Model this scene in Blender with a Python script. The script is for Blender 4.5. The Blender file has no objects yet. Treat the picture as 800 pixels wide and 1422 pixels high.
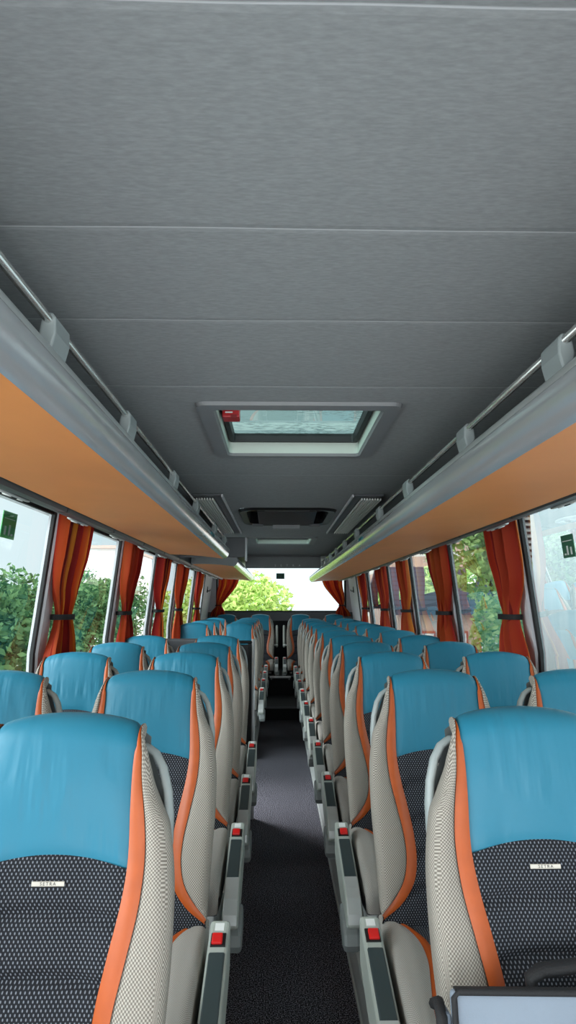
import bpy, bmesh, math, random
from mathutils import Vector, Matrix, Euler
random.seed(7)
scene = bpy.context.scene
COL = scene.collection
PI = math.pi

# ------------------------------------------------------------------ materials
def lin(c):
    o = []
    for v in c:
        v = v / 255.0
        o.append(v / 12.92 if v <= 0.04045 else ((v + 0.055) / 1.055) ** 2.4)
    return tuple(o) + (1.0,)

def mat(name, rgb, rough=0.6, metal=0.0, spec=0.5, noise=None, bump=None):
    """plain principled with slight procedural variation. noise=(scale, amount)  bump=(scale, strength)"""
    m = bpy.data.materials.new(name); m.use_nodes = True
    nt = m.node_tree; N = nt.nodes; L = nt.links
    b = N['Principled BSDF']
    b.inputs['Base Color'].default_value = lin(rgb)
    b.inputs['Roughness'].default_value = rough
    b.inputs['Metallic'].default_value = metal
    b.inputs['Specular IOR Level'].default_value = spec
    tc = N.new('ShaderNodeTexCoord')
    if noise:
        n = N.new('ShaderNodeTexNoise'); n.inputs['Scale'].default_value = noise[0]; n.inputs['Detail'].default_value = 4
        L.new(tc.outputs['Object'], n.inputs['Vector'])
        mp = N.new('ShaderNodeMapRange'); mp.inputs['To Min'].default_value = 1 - noise[1]; mp.inputs['To Max'].default_value = 1 + noise[1]
        mp.inputs['From Min'].default_value = .3; mp.inputs['From Max'].default_value = .7
        L.new(n.outputs['Fac'], mp.inputs['Value'])
        mx = N.new('ShaderNodeVectorMath'); mx.operation = 'SCALE'
        mx.inputs[0].default_value = lin(rgb)[:3]
        L.new(mp.outputs['Result'], mx.inputs['Scale'])
        L.new(mx.outputs['Vector'], b.inputs['Base Color'])
    if bump:
        n2 = N.new('ShaderNodeTexNoise'); n2.inputs['Scale'].default_value = bump[0]; n2.inputs['Detail'].default_value = 3
        L.new(tc.outputs['Object'], n2.inputs['Vector'])
        bp = N.new('ShaderNodeBump'); bp.inputs['Strength'].default_value = bump[1]; bp.inputs['Distance'].default_value = .01
        L.new(n2.outputs['Fac'], bp.inputs['Height']); L.new(bp.outputs['Normal'], b.inputs['Normal'])
    return m

def math_node(nt, op, a, b=None):
    n = nt.nodes.new('ShaderNodeMath'); n.operation = op
    for i, v in enumerate((a, b)):
        if v is None: continue
        if isinstance(v, (int, float)): n.inputs[i].default_value = v
        else: nt.links.new(v, n.inputs[i])
    return n.outputs[0]

def weave(name, base, dot, p, q, thr=.3, rough=.9, sharp=.25):
    """woven mesh: staggered small dashes laid out in UV metres"""
    m = mat(name, base, rough, spec=.25); nt = m.node_tree; N = nt.nodes; L = nt.links
    uv = N.new('ShaderNodeUVMap'); sp = N.new('ShaderNodeSeparateXYZ'); L.new(uv.outputs['UV'], sp.inputs[0])
    su = math_node(nt, 'SINE', math_node(nt, 'MULTIPLY', sp.outputs[0], 2 * PI / p))
    sv = math_node(nt, 'SINE', math_node(nt, 'MULTIPLY', sp.outputs[1], 2 * PI / q))
    pr = math_node(nt, 'MULTIPLY', su, sv)
    mr = N.new('ShaderNodeMapRange'); mr.inputs['From Min'].default_value = thr; mr.inputs['From Max'].default_value = thr + sharp
    L.new(pr, mr.inputs['Value'])
    mx = N.new('ShaderNodeMix'); mx.data_type = 'RGBA'
    mx.inputs['A'].default_value = lin(base); mx.inputs['B'].default_value = lin(dot)
    L.new(mr.outputs['Result'], mx.inputs['Factor']); L.new(mx.outputs['Result'], N['Principled BSDF'].inputs['Base Color'])
    bp = N.new('ShaderNodeBump'); bp.inputs['Strength'].default_value = .25; bp.inputs['Distance'].default_value = .002
    L.new(pr, bp.inputs['Height']); L.new(bp.outputs['Normal'], N['Principled BSDF'].inputs['Normal'])
    return m

def leather(name, rgb):
    m = mat(name, rgb, .42, spec=.35); nt = m.node_tree; N = nt.nodes; L = nt.links
    oi = N.new('ShaderNodeObjectInfo')
    uv = N.new('ShaderNodeUVMap'); mp = N.new('ShaderNodeMapping'); mp.inputs['Scale'].default_value = (30, 4.5, 1)
    ad = N.new('ShaderNodeVectorMath'); ad.operation = 'ADD'
    cm = N.new('ShaderNodeCombineXYZ')
    L.new(math_node(nt, 'MULTIPLY', oi.outputs['Random'], 37.0), cm.inputs[0]); L.new(math_node(nt, 'MULTIPLY', oi.outputs['Random'], 11.0), cm.inputs[1])
    L.new(uv.outputs['UV'], ad.inputs[0]); L.new(cm.outputs[0], ad.inputs[1])
    L.new(ad.outputs[0], mp.inputs['Vector'])
    n = N.new('ShaderNodeTexNoise'); n.inputs['Scale'].default_value = 1.0; n.inputs['Detail'].default_value = 2; n.inputs['Roughness'].default_value = .4
    L.new(mp.outputs[0], n.inputs['Vector'])
    # folds fade to nothing at the smooth top half of some covers
    n3 = N.new('ShaderNodeTexNoise'); n3.inputs['Scale'].default_value = 7.0; L.new(ad.outputs[0], n3.inputs['Vector'])
    mr = N.new('ShaderNodeMapRange'); mr.inputs['From Min'].default_value = .4; mr.inputs['From Max'].default_value = .62
    L.new(n3.outputs['Fac'], mr.inputs['Value'])
    h = math_node(nt, 'MULTIPLY', math_node(nt, 'SUBTRACT', n.outputs['Fac'], .5), mr.outputs['Result'])
    bp = N.new('ShaderNodeBump'); bp.inputs['Strength'].default_value = .7; bp.inputs['Distance'].default_value = .012
    L.new(h, bp.inputs['Height']); L.new(bp.outputs['Normal'], N['Principled BSDF'].inputs['Normal'])
    return m

def glass(name, tint, ior=1.5, rough=0.0, drops=False, boost=1.0):
    m = bpy.data.materials.new(name); m.use_nodes = True; nt = m.node_tree; N = nt.nodes; L = nt.links
    for n in list(N):
        if n.type != 'OUTPUT_MATERIAL': N.remove(n)
    out = [n for n in N if n.type == 'OUTPUT_MATERIAL'][0]
    t = N.new('ShaderNodeBsdfTransparent'); t.inputs[0].default_value = tint + (1,)
    g = N.new('ShaderNodeBsdfGlossy'); g.inputs['Roughness'].default_value = rough; g.inputs['Color'].default_value = (.9, .95, .95, 1)
    fr = N.new('ShaderNodeFresnel'); fr.inputs['IOR'].default_value = ior
    fac = math_node(nt, 'MINIMUM', math_node(nt, 'MULTIPLY', fr.outputs[0], boost), .9)
    mx = N.new('ShaderNodeMixShader'); L.new(fac, mx.inputs[0]); L.new(t.outputs[0], mx.inputs[1]); L.new(g.outputs[0], mx.inputs[2])
    res = mx.outputs[0]
    if drops:
        tc = N.new('ShaderNodeTexCoord'); mp = N.new('ShaderNodeMapping'); mp.inputs['Scale'].default_value = (26, 80, 1)
        L.new(tc.outputs['Object'], mp.inputs['Vector'])
        v = N.new('ShaderNodeTexNoise'); v.inputs['Scale'].default_value = 1.0; v.inputs['Detail'].default_value = 5; L.new(mp.outputs[0], v.inputs['Vector'])
        mr = N.new('ShaderNodeMapRange'); mr.inputs['From Min'].default_value = .46; mr.inputs['From Max'].default_value = .6
        L.new(v.outputs['Fac'], mr.inputs['Value'])
        v2 = N.new('ShaderNodeTexNoise'); v2.inputs['Scale'].default_value = 5.0; L.new(tc.outputs['Object'], v2.inputs['Vector'])
        mr2 = N.new('ShaderNodeMapRange'); mr2.inputs['From Min'].default_value = .42; mr2.inputs['From Max'].default_value = .6
        L.new(v2.outputs['Fac'], mr2.inputs['Value'])
        t2 = N.new('ShaderNodeBsdfTransparent'); t2.inputs[0].default_value = tuple(c * .42 for c in tint) + (1,)
        m2 = N.new('ShaderNodeMixShader'); L.new(math_node(nt, 'MULTIPLY', mr.outputs[0], mr2.outputs[0]), m2.inputs[0]); L.new(res, m2.inputs[1]); L.new(t2.outputs[0], m2.inputs[2])
        res = m2.outputs[0]
    L.new(res, out.inputs[0])
    return m

M = {}
M['blue'] = leather('turquoise_leather', (38, 117, 143))
M['orange'] = mat('orange_leather', (176, 80, 24), .45, noise=(30, .05))
M['mesh'] = weave('dark_mesh_fabric', (28, 30, 35), (116, 120, 129), .0082, .0130, .30, sharp=.4)
M['beige'] = weave('beige_weave_fabric', (114, 108, 101), (176, 170, 160), .0068, .0078, -.3, sharp=.7)
M['seatgrey'] = weave('light_grey_cushion_fabric', (140, 136, 130), (178, 174, 167), .006, .007, -.3, sharp=.7)
M['shell'] = mat('grey_plastic_shell', (120, 126, 126), .5, noise=(20, .04))
M['handle'] = mat('grey_handle_plastic', (150, 158, 158), .4)
M['console'] = mat('pale_grey_console_plastic', (166, 173, 166), .42, noise=(15, .04))
M['consoledark'] = mat('dark_grey_green_plastic', (52, 64, 66), .45)
M['silver'] = mat('brushed_silver', (196, 200, 198), .32, .35)
M['chrome'] = mat('satin_chrome', (225, 226, 222), .2, .9)
M['red'] = mat('red_plastic', (215, 30, 28), .35)
M['black'] = mat('black_plastic', (18, 19, 21), .5)
M['white'] = mat('white_print', (228, 230, 228), .6)
M['ltgrey'] = mat('light_grey_trim_plastic', (204, 204, 208), .5, noise=(8, .03))
M['darkgrey'] = mat('dark_grey_plastic', (88, 90, 94), .5, noise=(10, .05))
M['midgrey'] = mat('mid_grey_plastic', (122, 124, 126), .5, noise=(10, .04))
M['rubber'] = mat('black_rubber', (22, 24, 25), .6)
M['pole'] = mat('silver_pole', (205, 208, 210), .3, .3)
M['rackorange'] = mat('orange_rack_laminate', (236, 150, 80), .5, noise=(3, .04), bump=(400, .05))
M['fascia'] = mat('metallic_fascia', (196, 198, 200), .17, .45, noise=(1.4, .05))
M['rackin'] = mat('rack_inner_grey', (70, 73, 74), .7)
M['recess'] = mat('hatch_recess_white', (186, 196, 186), .5)
M['beltbadge'] = mat('brushed_badge', (184, 178, 168), .35, .5)
M['green'] = mat('green_sticker', (80, 172, 100), .5)
M['darkgreen'] = mat('dark_green_sticker', (44, 104, 80), .5)
M['tie'] = mat('black_tie_band', (22, 18, 20), .8)
M['teal'] = mat('teal_sticker', (20, 120, 130), .5)
M['bagblue'] = mat('pale_blue_grey_nylon', (124, 136, 150), .7, noise=(6, .05), bump=(300, .1))
M['blackfab'] = mat('black_nylon', (22, 23, 26), .75, bump=(300, .2))
M['navy'] = mat('navy_cloth', (28, 32, 58), .9, noise=(20, .1))
M['wallblack'] = mat('black_rear_trim', (26, 27, 29), .8, noise=(12, .1))
M['step'] = mat('black_step_covering', (22, 23, 25), .85, noise=(60, .2))
M['strip'] = mat('charcoal_housing_plastic', (66, 68, 72), .45)
M['stripe'] = mat('vent_white', (240, 240, 236), .45)
M['mon'] = mat('black_monitor_plastic', (20, 20, 22), .4)
M['lens'] = mat('lamp_lens', (215, 215, 210), .2)

def carpet():
    m = mat('dark_speckled_carpet', (24, 25, 30), 1.0, spec=.1); nt = m.node_tree; N = nt.nodes; L = nt.links
    tc = N.new('ShaderNodeTexCoord'); n = N.new('ShaderNodeTexNoise'); n.inputs['Scale'].default_value = 190; n.inputs['Detail'].default_value = 2
    L.new(tc.outputs['Object'], n.inputs['Vector'])
    cr = N.new('ShaderNodeValToRGB'); cr.color_ramp.elements[0].position = .47; cr.color_ramp.elements[1].position = .70
    cr.color_ramp.elements[0].color = lin((17, 17, 20)); cr.color_ramp.elements[1].color = lin((178, 176, 190))
    L.new(n.outputs['Fac'], cr.inputs[0]); L.new(cr.outputs[0], N['Principled BSDF'].inputs['Base Color'])
    bp = N.new('ShaderNodeBump'); bp.inputs['Strength'].default_value = .6; bp.inputs['Distance'].default_value = .006
    L.new(n.outputs['Fac'], bp.inputs['Height']); L.new(bp.outputs['Normal'], N['Principled BSDF'].inputs['Normal'])
    return m
M['carpet'] = carpet()

SEAMS = [.589, .992, 1.345, 1.776, 3.06]
def ceiling_mat():
    m = mat('grey_ceiling_fabric', (128, 131, 134), .95, spec=.1); nt = m.node_tree; N = nt.nodes; L = nt.links
    tc = N.new('ShaderNodeTexCoord'); mp = N.new('ShaderNodeMapping'); mp.inputs['Scale'].default_value = (60, 220, 60)
    L.new(tc.outputs['Object'], mp.inputs[0])
    n = N.new('ShaderNodeTexNoise'); n.inputs['Scale'].default_value = 1.0; n.inputs['Detail'].default_value = 5
    L.new(mp.outputs[0], n.inputs['Vector'])
    cr = N.new('ShaderNodeValToRGB'); cr.color_ramp.elements[0].position = .3; cr.color_ramp.elements[1].position = .75
    cr.color_ramp.elements[0].color = lin((138, 141, 142)); cr.color_ramp.elements[1].color = lin((155, 158, 159))
    L.new(n.outputs['Fac'], cr.inputs[0])
    sp = N.new('ShaderNodeSeparateXYZ'); L.new(tc.outputs['Object'], sp.inputs[0])
    wob = N.new('ShaderNodeTexNoise'); wob.inputs['Scale'].default_value = 1.2; L.new(tc.outputs['Object'], wob.inputs['Vector'])
    y = math_node(nt, 'ADD', sp.outputs[1], math_node(nt, 'MULTIPLY', math_node(nt, 'SUBTRACT', wob.outputs['Fac'], .5), .03))
    d = None
    for s in SEAMS:
        a = math_node(nt, 'ABSOLUTE', math_node(nt, 'SUBTRACT', y, s))
        d = a if d is None else math_node(nt, 'MINIMUM', d, a)
    mr = N.new('ShaderNodeMapRange'); mr.inputs['From Min'].default_value = .0008; mr.inputs['From Max'].default_value = .0022
    mr.inputs['To Min'].default_value = 1; mr.inputs['To Max'].default_value = 0; L.new(d, mr.inputs['Value'])
    mx = N.new('ShaderNodeMix'); mx.data_type = 'RGBA'; mx.inputs['B'].default_value = lin((190, 192, 194))
    L.new(mr.outputs[0], mx.inputs['Factor']); L.new(cr.outputs[0], mx.inputs['A'])
    L.new(mx.outputs['Result'], N['Principled BSDF'].inputs['Base Color'])
    mr2 = N.new('ShaderNodeMapRange'); mr2.inputs['From Max'].default_value = .012; L.new(d, mr2.inputs['Value'])
    bp = N.new('ShaderNodeBump'); bp.inputs['Strength'].default_value = .12; bp.inputs['Distance'].default_value = .01
    L.new(mr2.outputs[0], bp.inputs['Height']); L.new(bp.outputs['Normal'], N['Principled BSDF'].inputs['Normal'])
    return m
M['ceiling'] = ceiling_mat()

def curtain_mat():
    m = mat('striped_curtain_cloth', (180, 60, 28), .7, spec=.3); nt = m.node_tree; N = nt.nodes; L = nt.links
    oi = N.new('ShaderNodeObjectInfo')
    uv = N.new('ShaderNodeUVMap'); sp = N.new('ShaderNodeSeparateXYZ'); L.new(uv.outputs['UV'], sp.inputs[0])
    u = math_node(nt, 'ADD', math_node(nt, 'MULTIPLY', sp.outputs[0], 1.0), math_node(nt, 'MULTIPLY', oi.outputs['Random'], .6))
    n = N.new('ShaderNodeTexNoise'); n.noise_dimensions = '1D'; n.inputs['Scale'].default_value = 6.0; n.inputs['Detail'].default_value = 1.28
    L.new(u, n.inputs['W'])
    cr = N.new('ShaderNodeValToRGB'); e = cr.color_ramp.elements
    e[0].position = .36; e[0].color = lin((122, 22, 20)); e[1].position = .78; e[1].color = lin((206, 120, 34))
    for p, c in ((.46, (158, 36, 26)), (.53, (182, 68, 30)), (.64, (178, 78, 32))):
        k = e.new(p); k.color = lin(c)
    L.new(n.outputs['Fac'], cr.inputs[0])
    L.new(cr.outputs[0], N['Principled BSDF'].inputs['Base Color'])
    # daylight glows through the thin cloth
    tr = N.new('ShaderNodeBsdfTranslucent'); L.new(cr.outputs[0], tr.inputs[0])
    mx = N.new('ShaderNodeMixShader'); mx.inputs[0].default_value = .35
    out = [x for x in N if x.type == 'OUTPUT_MATERIAL'][0]
    L.new(N['Principled BSDF'].outputs[0], mx.inputs[1]); L.new(tr.outputs[0], mx.inputs[2]); L.new(mx.outputs[0], out.inputs[0])
    return m
M['curtain'] = curtain_mat()
M['glass'] = glass('tinted_window_glass', (.66, .70, .69), 1.5, boost=.6)
M['rearglass'] = glass('clear_rear_glass', (.97, .98, .97), 1.4, boost=.08)
M['hatchglass'] = glass('wet_hatch_glass', (.36, .50, .46), 1.4, drops=True, boost=.45)

# ------------------------------------------------------------------ object helpers
def link(name, me, m, parent=None, smooth=True):
    o = bpy.data.objects.new(name, me); COL.objects.link(o)
    if m is not None: me.materials.append(m)
    if parent is not None: o.parent = parent
    if smooth:
        for p in me.polygons: p.use_smooth = True
    return o

def from_bm(name, bm, m, parent=None, smooth=False):
    me = bpy.data.meshes.new(name); bm.normal_update(); bm.to_mesh(me); bm.free()
    return link(name, me, m, parent, smooth)

def empty(name, loc, label, cat, group=None, rz=0):
    o = bpy.data.objects.new(name, None); COL.objects.link(o); o.location = loc; o.rotation_euler = (0, 0, rz)
    o.empty_display_size = .1
    o['label'] = label; o['category'] = cat
    if group: o['group'] = group
    return o

def tag(o, label, cat, group=None):
    o['label'] = label; o['category'] = cat
    if group: o['group'] = group
    return o

def struct(o, label=None):
    o['kind'] = 'structure'
    if label: o['label'] = label
    return o

def children(o):
    return [c for c in COL.objects if c.parent == o]

def copy_tree(o, parent=None):
    c = o.copy(); COL.objects.link(c)
    c.parent = parent
    for ch in children(o): copy_tree(ch, c)
    return c

def box(bm, x0, x1, y0, y1, z0, z1, bev=0.0, seg=2):
    t = bmesh.new()
    vs = [t.verts.new((x, y, z)) for x in (x0, x1) for y in (y0, y1) for z in (z0, z1)]
    for f in ((0, 1, 3, 2), (4, 6, 7, 5), (0, 4, 5, 1), (2, 3, 7, 6), (0, 2, 6, 4), (1, 5, 7, 3)):
        t.faces.new([vs[i] for i in f])
    bmesh.ops.recalc_face_normals(t, faces=t.faces[:])
    if bev > 0:
        bmesh.ops.bevel(t, geom=t.edges[:] , offset=bev, segments=seg, affect='EDGES', profile=.5)
    merge(bm, t)

def merge(bm, t, mx=None):
    me = bpy.data.meshes.new('tmp'); t.to_mesh(me); t.free()
    if mx is not None: me.transform(mx)
    bm.from_mesh(me); bpy.data.meshes.remove(me)

def boxo(name, m, dims, parent=None, bev=0.0, smooth=False):
    bm = bmesh.new(); box(bm, *dims, bev=bev)
    return from_bm(name, bm, m, parent, smooth)

def tube(bm, pts, r, n=10, cap=True, sq=(1, 1)):
    pts = [Vector(p) for p in pts]
    rings = []; up = None
    for i, p in enumerate(pts):
        a = pts[max(i - 1, 0)]; b = pts[min(i + 1, len(pts) - 1)]
        t = (b - a).normalized()
        if up is None:
            up = Vector((0, 0, 1)) if abs(t.z) < .9 else Vector((1, 0, 0))
        u = (up - t * up.dot(t)).normalized(); w = t.cross(u); up = u
        rr = r[i] if isinstance(r, (list, tuple)) else r
        rings.append([bm.verts.new(p + u * math.cos(2 * PI * k / n) * rr * sq[0] + w * math.sin(2 * PI * k / n) * rr * sq[1]) for k in range(n)])
    for a, b in zip(rings, rings[1:]):
        for k in range(n):
            bm.faces.new((a[k], a[(k + 1) % n], b[(k + 1) % n], b[k]))
    if cap:
        bm.faces.new(rings[0][::-1]); bm.faces.new(rings[-1])

def tubeo(name, m, pts, r, parent=None, n=10, sq=(1, 1)):
    bm = bmesh.new(); tube(bm, pts, r, n, sq=sq)
    bmesh.ops.recalc_face_normals(bm, faces=bm.faces[:])
    return from_bm(name, bm, m, parent, True)

def prism(bm, prof, axis, a, b, bev=0.0):
    """closed 2-D profile extruded along axis (x: profile=(y,z); y: profile=(x,z))"""
    t = bmesh.new()
    def P(p, s): return (s, p[0], p[1]) if axis == 'x' else ((p[0], s, p[1]) if axis == 'y' else (p[0], p[1], s))
    A = [t.verts.new(P(p, a)) for p in prof]; B = [t.verts.new(P(p, b)) for p in prof]
    n = len(prof)
    for i in range(n): t.faces.new((A[i], A[(i + 1) % n], B[(i + 1) % n], B[i]))
    fa = t.faces.new(A[::-1]); fb = t.faces.new(B)
    bmesh.ops.recalc_face_normals(t, faces=t.faces[:])
    if bev > 0:
        es = [e for e in t.edges if (e in fa.edges[:] or e in fb.edges[:])]
        bmesh.ops.bevel(t, geom=es, offset=bev, segments=2, affect='EDGES', profile=.5)
    merge(bm, t)

def prismo(name, m, prof, axis, a, b, parent=None, bev=0.0, smooth=False):
    bm = bmesh.new(); prism(bm, prof, axis, a, b, bev)
    return from_bm(name, bm, m, parent, smooth)

def grid(name, fn, nu, nv, m, parent=None, uv=None, flip=False, thick=0):
    """fn(i/nu, j/nv) -> point ; uv(i/nu, j/nv) -> (u, v)"""
    V = []; U = []
    for j in range(nv + 1):
        for i in range(nu + 1):
            a, b = i / nu, j / nv
            V.append(fn(a, b)); U.append(uv(a, b) if uv else (a, b))
    F = []
    for j in range(nv):
        for i in range(nu):
            q = [j * (nu + 1) + i, j * (nu + 1) + i + 1, (j + 1) * (nu + 1) + i + 1, (j + 1) * (nu + 1) + i]
            F.append(q[::-1] if flip else q)
    me = bpy.data.meshes.new(name); me.from_pydata([tuple(v) for v in V], [], F)
    ul = me.uv_layers.new(name='UVMap')
    for p in me.polygons:
        for li in p.loop_indices: ul.data[li].uv = U[me.loops[li].vertex_index]
    return link(name, me, m, parent, True)

def interp(tab, x):
    if x <= tab[0][0]: return tab[0][1]
    if x >= tab[-1][0]: return tab[-1][1]
    for k in range(len(tab) - 1):
        x0, y0 = tab[k]; x1, y1 = tab[k + 1]
        if x0 <= x <= x1:
            # cubic Hermite with finite-difference tangents
            def tan(i):
                if i == 0: return (tab[1][1] - tab[0][1]) / (tab[1][0] - tab[0][0])
                if i == len(tab) - 1: return (tab[-1][1] - tab[-2][1]) / (tab[-1][0] - tab[-2][0])
                return (tab[i + 1][1] - tab[i - 1][1]) / (tab[i + 1][0] - tab[i - 1][0])
            h = x1 - x0; t = (x - x0) / h
            return ((2 * t ** 3 - 3 * t ** 2 + 1) * y0 + (t ** 3 - 2 * t ** 2 + t) * h * tan(k)
                    + (-2 * t ** 3 + 3 * t ** 2) * y1 + (t ** 3 - t ** 2) * h * tan(k + 1))

def sstep(x):
    x = max(0, min(1, x)); return x * x * (3 - 2 * x)

def text_obj(name, s, size, m, parent=None, spacing=1.0, depth=.001, mx=None):
    cu = bpy.data.curves.new('txt', 'FONT'); cu.body = s; cu.size = size; cu.align_x = 'CENTER'; cu.align_y = 'CENTER'
    cu.extrude = depth; cu.space_character = spacing
    to = bpy.data.objects.new('txt', cu); COL.objects.link(to)
    bpy.context.view_layer.update()
    me = bpy.data.meshes.new_from_object(to.evaluated_get(bpy.context.evaluated_depsgraph_get()))
    bpy.data.objects.remove(to); bpy.data.curves.remove(cu)
    if mx is not None: me.transform(mx)
    me.materials.clear()
    return link(name, me, m, parent, False)

# ------------------------------------------------------------------ coach seat
RA = math.radians(13); CR, SR = math.cos(RA), math.sin(RA)
ZT = 1.2; RR = .05
XO = [(-.02, .150), (.02, .166), (.08, .190), (.15, .212), (.20, .222), (.27, .231), (.34, .236), (.45, .236), (.55, .231), (.65, .226), (.80, .220)]
XA = [(-.02, .150), (.02, .157), (.08, .161), (.15, .170), (.25, .179), (.34, .175), (.43, .158), (.51, .142), (.575, .138), (.635, .151), (.685, .183), (.728, .2235)]
XB = [(-.02, .147), (.01, .147), (.08, .143), (.16, .144), (.27, .147), (.34, .140), (.43, .122), (.51, .108), (.586, .105), (.646, .12), (.70, .162), (.745, .2225)]
WING = [(0, .0), (.1, .002), (.25, .014), (.45, .030), (.6, .032), (.75, .02), (.82, .01)]
LUMB = [(0, 0), (.12, .004), (.25, -.004), (.4, .0), (.55, .010), (.7, .014), (.82, .0)]

def path(v, off):
    """v: arc length from the front of the top roll; returns (d, n)"""
    if v >= 0: return (RR + v, off)
    ph = min(-v / RR, PI)
    d = RR - RR * math.sin(ph); n = -RR + RR * math.cos(ph)
    d += -math.sin(ph) * off; n += math.cos(ph) * off
    if -v > PI * RR: d += (-v - PI * RR)
    return (d, n)

def bp(x, v, off):
    crown = .014 * (x / .16) ** 2 if v < .1 else .014 * (x / .16) ** 2 * max(0, 1 - (v - .1) / .15)
    d, n = path(v, off); d += crown
    if abs(x) > .142: d += 1.0 * (abs(x) - .142) * (1 - sstep(v / .14))
    return Vector((x, -d * SR - n * CR, ZT - d * CR + n * SR))

def base_off(x, d):
    return interp(WING, d) * sstep((abs(x) - .06) / .12) + interp(LUMB, d)

def puff(c, a=.006, p=6): return a * (1 - abs(2 * c - 1) ** p) - a

VT = -.13
def build_seat(name, s, aisle=True, rear=False):
    """s=+1: aisle on the -x side; s=-1: aisle on the +x side"""
    root = empty(name, (0, 0, 0), 'coach seat', 'seat', 'coach seats in rows')
    # headrest cover: from behind the top down to the arch
    def varch(x): return .205 + .024 * (x / .145) ** 2
    def hv(x, b): return VT + (varch(x) - VT) * b
    def hx(a, b):
        c = 2 * a - 1
        vv = VT + (.215 - VT) * b
        return c * (interp(XB, max(vv + RR, -.02)) if vv > 0 else .147)
    def hfn(a, b):
        x = hx(a, b); v = hv(x, b)
        off = base_off(x, max(v, 0) + RR) + puff(a, .006, 8) + puff(b, .005, 14) + .010 * (1 - (x / .15) ** 2)
        return bp(x, v, off)
    grid('headrest_cover', hfn, 26, 34, M['blue'], root, lambda a, b: (hx(a, b), VT + .36 * b), flip=True)
    # dark central panel of the backrest
    VB = .80
    cre = [(.352, .012), (.457, .014), (.56, .014), (.655, .012)]
    def px(a, v):
        return (2 * a - 1) * interp(XB, v + RR) if v + RR < .745 else (2 * a - 1) * .2215
    def pv(a, b):
        x = (2 * a - 1) * .145
        return varch(x) + (VB - varch(x)) * b
    def pfn(a, b):
        v = pv(a, b); x = px(a, v); d = v + RR
        off = base_off(x, d) + puff(a, .005, 10) + puff(b, .004, 30) + .008 * (1 - (x / .2) ** 2)
        for dc, am in cre:
            dd = d - (dc + .012 * (x / .12) ** 2)
            off -= am * math.exp(-(dd / .0105) ** 2) * 1.3
        return bp(x, v, off)
    grid('backrest', pfn, 22, 74, M['mesh'], root, lambda a, b: (px(a, pv(a, b)), pv(a, b)), flip=True)
    # bolsters and orange trim on each side
    for side in (-1, 1):
        vb0, vb1 = -.085, .728 - RR
        def sv(b): return vb0 + (vb1 - vb0) * b
        def xs(v):
            d = v + RR
            if v < 0:
                k = min(1, -v / .08)
                return (.157 - .005 * k, .172 - .012 * k) if True else None
            return (interp(XA, d), interp(XO, d))
        def prof(a, v):
            xa, xo = xs(v)
            if v < 0:
                t0 = xs(0.0001); k = sstep(min(1, -v / .055)); xa = t0[0] * (1 - k) + .150 * k; xo = t0[1] * (1 - k) + .155 * k
            d = max(v, 0) + RR
            o0 = base_off(xa, d); o1 = base_off(xo, d)
            r = min(.028, (xo - xa) * .8)
            if a < .5:
                t = a / .5; x = xa + (xo - r - xa) * t
                off = base_off(x, d) + .008 * math.sin(PI * min(1, t * .5 + .0)) - .004 * (1 - min(1, t * 4))
            elif a < .75:
                t = (a - .5) / .25 * PI / 2
                x = xo - r + r * math.sin(t); off = base_off(xo - r, d) + .008 - r + r * math.cos(t)
            else:
                t = (a - .75) / .25
                end = -.046 if v <= 0 else -.046 - .042 * sstep(v / .07)
                st = base_off(xo - r, d) + .008 - r
                x = xo - .012 * t * t; off = st + (min(end, st) - st) * t
            return x, off
        def bfn(a, b):
            v = sv(b); x, off = prof(a, v)
            return bp(side * x, v, off)
        def buv(a, b):
            v = sv(b); x, off = prof(a, v); return (x if a < .6 else x + (-off) * .9, v)
        grid('side_bolster', bfn, 16, 48, M['beige'], root, buv, flip=(side > 0))
        def tv(a, b):  # strip end leans so that it closes at the lower corner
            e = (.745 - RR) * (1 - a) + (.728 - RR) * a
            return -.1 + (e + .1) * b
        def tfn(a, b):
            v = tv(a, b)
            if v < 0:
                k = sstep(min(1, -v / .055)); xb_, xa_ = .147, interp(XA, RR) * (1 - k) + .1505 * k
            else:
                xb_, xa_ = interp(XB, v + RR), interp(XA, v + RR)
            x = xb_ + (xa_ - xb_) * a
            off = base_off(x, max(v, 0) + RR) + puff(a, .003, 4) + .003
            return bp(side * x, v, off)
        grid('trim_strip', tfn, 4, 60, M['orange'], root, None, flip=(side < 0))
        # lower corner under the curl keeps the dark fabric going round the edge
        def lfn(a, b):
            d = .728 + (.85 - .728) * b; v = d - RR
            off = base_off(.22, d) - .075 * a
            return bp(side * (.2205 - .01 * a), v, off)
        grid('lower_side', lfn, 4, 8, M['mesh'], root, lambda a, b: (a * .08, b * .12), flip=(side > 0))
    # rear shell
    def shx(v): 
        return (interp(XO, v + RR) if v > 0 else .172) - .008
    def shfn(a, b):
        v = -.03 + (.80 + .03) * b; x = (2 * a - 1) * shx(v)
        e = sstep((1 - abs(2 * a - 1)) / .12)
        top = sstep(b / .08)
        d = RR + v + .75 * max(0, abs(x) - .14) * (1 - sstep(max(v, 0) / .14))
        n = -.066 - .030 * e * top
        return Vector((x, -d * SR - n * CR, ZT - d * CR + n * SR))
    grid('back_shell', shfn, 16, 30, M['shell'], root, None)
    # grab handle on the aisle shoulder
    hp = []
    for d, x, n in ((.056, .138, -.07), (.058, .155, -.068), (.072, .176, -.066), (.10, .193, -.064), (.145, .206, -.062), (.19, .212, -.06), (.24, .213, -.06), (.275, .210, -.06), (.295, .202, -.06)):
        hp.append(Vector((-s * x, -d * SR - n * CR, ZT - d * CR + n * SR)))
    tubeo('grab_handle', M['handle'], hp, .0085, root, 8, sq=(1.0, 1.5))
    # cushion
    YB, ZB = -.145, .452
    CXA = [(0, .216), (.03, .190), (.07, .160), (.12, .138), (.18, .128), (.26, .130), (.36, .146), (.45, .160), (.62, .172)]
    LW = .50
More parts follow.
